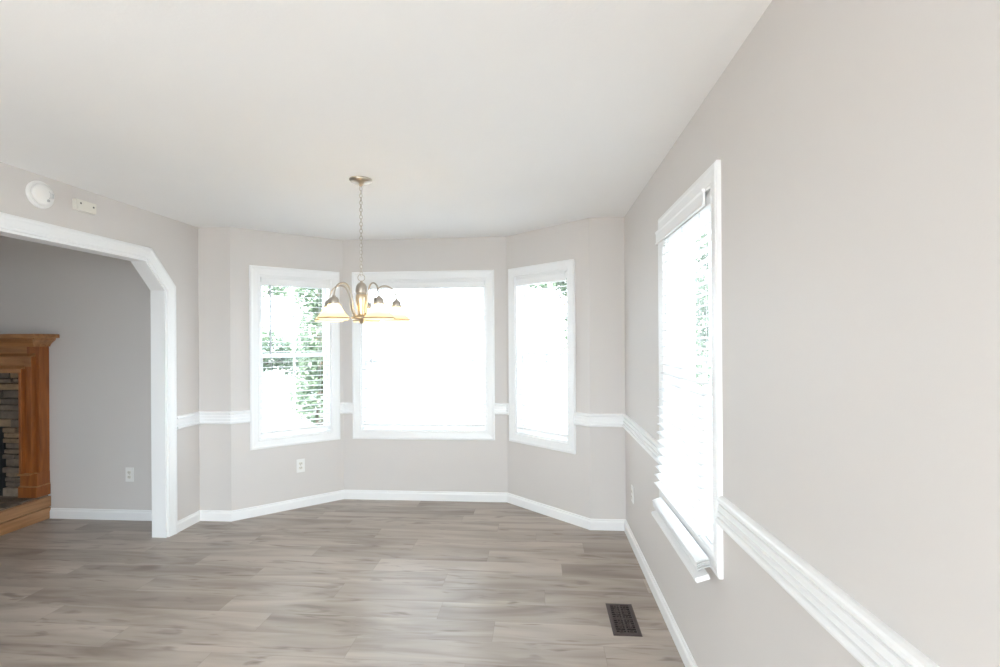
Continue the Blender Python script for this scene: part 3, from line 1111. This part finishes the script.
# hearth: two timber courses and a stone top
HY = YLW - 0.62
bm = bmesh.new()
fb(bm, FXL - 0.12, FXR + 0.012, HY, YLW - 0.001, 0.0, 0.094, 0.006)
fb(bm, FXL - 0.105, FXR - 0.010, HY + 0.020, YLW - 0.001, 0.088, 0.106)
fb(bm, FXL - 0.12, FXR + 0.012, HY, YLW - 0.001, 0.100, 0.190, 0.006)
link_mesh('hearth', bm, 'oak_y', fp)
bm = bmesh.new()
y_ = HY + 0.012
while y_ < YLW - 0.02:
    y2 = min(y_ + random.uniform(0.09, 0.15), YLW - 0.005)
    x_ = FXL - 0.10
    while x_ < FXR - 0.03:
        x2 = min(x_ + random.uniform(0.18, 0.36), FXR - 0.004)
        fb(bm, x_ + 0.003, x2 - 0.003, y_ + 0.003, y2 - 0.003, 0.186, HZ + random.uniform(-0.003, 0.002), 0.004)
        x_ = x2
    y_ = y2
link_mesh('hearth_stones', bm, 'stone', fp)
# stacked stones behind the surround, around the firebox
OX1 = FXR - 0.113
OX0 = FXL + 0.113
OZT = 1.240
BX0, BX1, BZ1 = OX0 + 0.215, OX1 - 0.215, 0.78
bm = bmesh.new()
z_ = HZ
while z_ < OZT + 0.02:
    h_ = random.uniform(0.038, 0.075)
    z2 = min(z_ + h_, OZT + 0.03)
    spans = [(OX0 - 0.03, OX1 + 0.03)] if z_ > BZ1 - 0.02 else [(OX0 - 0.03, BX0), (BX1, OX1 + 0.03)]
    for a, b_ in spans:
        x_ = a
        while x_ < b_ - 0.01:
            x2 = x_ + random.uniform(0.10, 0.30)
            if b_ - x2 < 0.07:
                x2 = b_
            fb(bm, x_ + 0.003, x2 - 0.003, YLW - 0.07 - random.uniform(0.0, 0.035), YLW - 0.001, z_ + 0.003, z2 - 0.002, 0.006)
            x_ = x2
    z_ = z2
link_mesh('stone_facing', bm, 'stone', fp)
bm = bmesh.new()
fb(bm, BX0 - 0.01, BX1 + 0.01, YLW - 0.03, YLW - 0.005, HZ, BZ1 + 0.02)
fb(bm, BX0, BX0 + 0.035, YLW - 0.085, YLW - 0.03, HZ, BZ1, 0.004)
fb(bm, BX1 - 0.035, BX1, YLW - 0.085, YLW - 0.03, HZ, BZ1, 0.004)
fb(bm, BX0 + 0.035, BX1 - 0.035, YLW - 0.085, YLW - 0.03, BZ1 - 0.05, BZ1, 0.004)
fb(bm, BX0 + 0.035, BX1 - 0.035, YLW - 0.085, YLW - 0.03, HZ, HZ + 0.04, 0.004)
link_mesh('firebox', bm, 'soot', fp)
# oak surround: pilasters and three stepped frames, the innermost standing proudest
TOPZ = 1.462
D_OUT, D_MID, D_IN = 0.087, 0.123, 0.155      # how far each front stands off the wall
FR_Z = 0.405                                  # the stepped frames stop on a ledge here
def stile(name, a, b_, depth, z0, z1, mat='oak_v', bev=0.003):
    """a mirrored pair at distances a..b_ outward from the opening edges, each a part"""
    for x0, x1 in ((OX0 - b_, OX0 - a), (OX1 + a, OX1 + b_)):
        bm = bmesh.new()
        fb(bm, x0, x1, YLW - depth, YLW - 0.001, z0, z1, bev)
        link_mesh(name, bm, mat, fp)
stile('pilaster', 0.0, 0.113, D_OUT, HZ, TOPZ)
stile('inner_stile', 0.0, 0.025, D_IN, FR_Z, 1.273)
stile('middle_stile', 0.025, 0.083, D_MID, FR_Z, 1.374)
def rail(name, ext, prof):
    """cross member over the opening from a (depth, z) outline"""
    bm = bmesh.new()
    prism(bm, [Vector((OX0 - ext - ox, YLW - d - oy, z)) for d, z in prof], [Vector((OX1 + ext - ox, YLW - d - oy, z)) for d, z in prof])
    link_mesh(name, bm, 'oak_h', fp)
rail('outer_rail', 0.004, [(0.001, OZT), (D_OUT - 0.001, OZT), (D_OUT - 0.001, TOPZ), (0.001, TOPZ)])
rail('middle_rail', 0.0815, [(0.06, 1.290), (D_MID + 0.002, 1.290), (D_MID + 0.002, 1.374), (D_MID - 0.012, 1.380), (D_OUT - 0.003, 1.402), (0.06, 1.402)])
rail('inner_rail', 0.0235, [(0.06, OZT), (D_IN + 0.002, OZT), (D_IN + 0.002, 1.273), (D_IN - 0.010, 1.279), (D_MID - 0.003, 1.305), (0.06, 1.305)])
stile('pedestal', -0.040, 0.115, 0.112, HZ + 0.09, FR_Z, 'oak_v')
stile('pedestal_ledge', -0.006, 0.085, 0.162, FR_Z - 0.006, FR_Z + 0.006, 'oak_h', 0.002)
stile('plinth', -0.046, 0.121, 0.124, HZ, HZ + 0.086, 'oak_v', 0.004)
stile('plinth_cap', -0.043, 0.119, 0.120, HZ + 0.086, HZ + 0.096, 'oak_h', 0.003)
# crown moulding and shelf
bm = bmesh.new()
prof = [(0.0, 1.455), (0.010, 1.455), (0.014, 1.468), (0.022, 1.480), (0.040, 1.496), (0.056, 1.508), (0.062, 1.516), (0.062, 1.528), (0.0, 1.528)]
P = [Vector(p) for p in ((FXR, YLW - 0.001), (FXR, FY - 0.05), (FXL, FY - 0.05), (FXL, YLW - 0.001))]
mo = mitre_offsets(P, False)
sg = -1 if (P[1] + mo[1] * 0.1).x < FXR else 1
sweep(bm, [[(P[k].x + sg * mo[k].x * d - ox, P[k].y + sg * mo[k].y * d - oy, z) for d, z in prof] for k in range(4)])
link_mesh('crown_moulding', bm, 'oak_h', fp)
bm = bmesh.new()
fb(bm, FXL - 0.100, FXR + 0.100, FY - 0.135, YLW - 0.001, 1.527, 1.560, 0.006)
link_mesh('mantel_shelf', bm, 'oak_h', fp)

# ------------------------------------------------------------------ outdoors
bm = bmesh.new()
box(bm, None, -40, 40, -30, 60, -0.55, -0.40)
struct(link_mesh('ground', bm, 'ground'), 'pale paved ground outside the windows', 'ground')

def tree(name, label, x, y, z_base, blobs, leaves, leaf, trunk_h, trunk_r, seed):
    rnd = random.Random(seed)
    root = empty(name, (x, y, z_base))
    tag(root, label, 'tree', 'trees outside the windows')
    bm = bmesh.new()
    tube(bm, [(0, 0, 0), (0.03, 0.02, trunk_h * 0.5), (-0.02, 0.03, trunk_h)], [trunk_r * 1.3, trunk_r, trunk_r * 0.5], 10)
    for k in range(7):
        bx, by, bz, br, bh = rnd.choice(blobs)
        t0 = rnd.uniform(0.4, 0.95) * trunk_h
        tube(bm, [(0, 0.02, t0), (bx * 0.5, by * 0.5, (t0 + bz) / 2 + 0.1), (bx + rnd.uniform(-.3, .3) * br, by + rnd.uniform(-.3, .3) * br, bz)], [trunk_r * 0.5, trunk_r * 0.3, trunk_r * 0.1], 6)
    link_mesh('trunk', bm, 'bark', root, True)
    bm = bmesh.new()
    vol = [b_[3] ** 2 * b_[4] for b_ in blobs]
    for _ in range(leaves):
        bx, by, bz, br, bh = rnd.choices(blobs, vol)[0]
        while True:
            v = Vector((rnd.uniform(-1, 1), rnd.uniform(-1, 1), rnd.uniform(-1, 1)))
            if 0.25 < v.length < 1: break
        c = Vector((bx + v.x * br, by + v.y * br, bz + v.z * bh))
        a = Vector((rnd.gauss(0, 1), rnd.gauss(0, 1), rnd.gauss(0, 0.6))).normalized()
        n_ = Vector((rnd.gauss(0, 0.6), rnd.gauss(0, 0.6), 1)).normalized()
        s_ = a.cross(n_).normalized()
        L_ = leaf * rnd.uniform(0.7, 1.3)
        fold = n_ * (0.12 * L_)
        vs = [bm.verts.new(c - a * L_), bm.verts.new(c + s_ * L_ * 0.45 + fold), bm.verts.new(c + a * L_), bm.verts.new(c - s_ * L_ * 0.45 + fold)]
        bm.faces.new([vs[0], vs[1], vs[2]])
        bm.faces.new([vs[0], vs[2], vs[3]])
    link_mesh('foliage', bm, 'leaf', root)

tree('tree', 'slim leafy tree seen through right half of the left bay window', -3.75, 8.2, -0.4,
     [(0, 0, 2.9, 0.42, 0.7), (0.1, 0.1, 1.9, 0.5, 0.9), (-0.05, 0, 1.0, 0.42, 0.6), (0.1, 0, 3.9, 0.5, 0.8)], 7000, 0.06, 3.6, 0.06, 1)
tree('tree', 'tall tree with low boughs at the top of left bay window', -8.2, 12.6, -0.4,
     [(1.3, -0.5, 3.35, 0.95, 0.36), (0.6, -0.3, 4.3, 1.4, 0.6), (-0.9, 0, 4.6, 1.6, 1.1), (1.6, 0, 4.8, 1.4, 0.9)], 8000, 0.10, 4.6, 0.13, 2)
tree('tree', 'low distant bushy tree seen through left half of the left bay window', -10.4, 17.5, -0.4,
     [(0, 0, 1.6, 1.2, 0.9), (1.6, 0.5, 1.3, 1.0, 0.8), (-1.4, 0, 1.8, 1.1, 1.0)], 5000, 0.11, 1.8, 0.10, 3)
tree('tree', 'leafy tree at the right edge and top of right bay window', 0.98, 9.6, -0.4,
     [(0, 0, 3.3, 0.75, 0.8), (0.1, 0, 2.0, 0.62, 0.9), (-0.80, 0, 3.05, 0.55, 0.16), (0.2, 0, 1.1, 0.5, 0.6)], 8000, 0.065, 3.6, 0.08, 4)
tree('tree', 'tree glimpsed between the slats of the right wall window', 3.6, 10.2, -0.4,
     [(0, 0, 2.6, 0.8, 1.0), (0.3, 0, 3.9, 0.9, 0.8), (-0.3, 0, 1.5, 0.5, 0.6)], 6000, 0.075, 3.4, 0.09, 5)
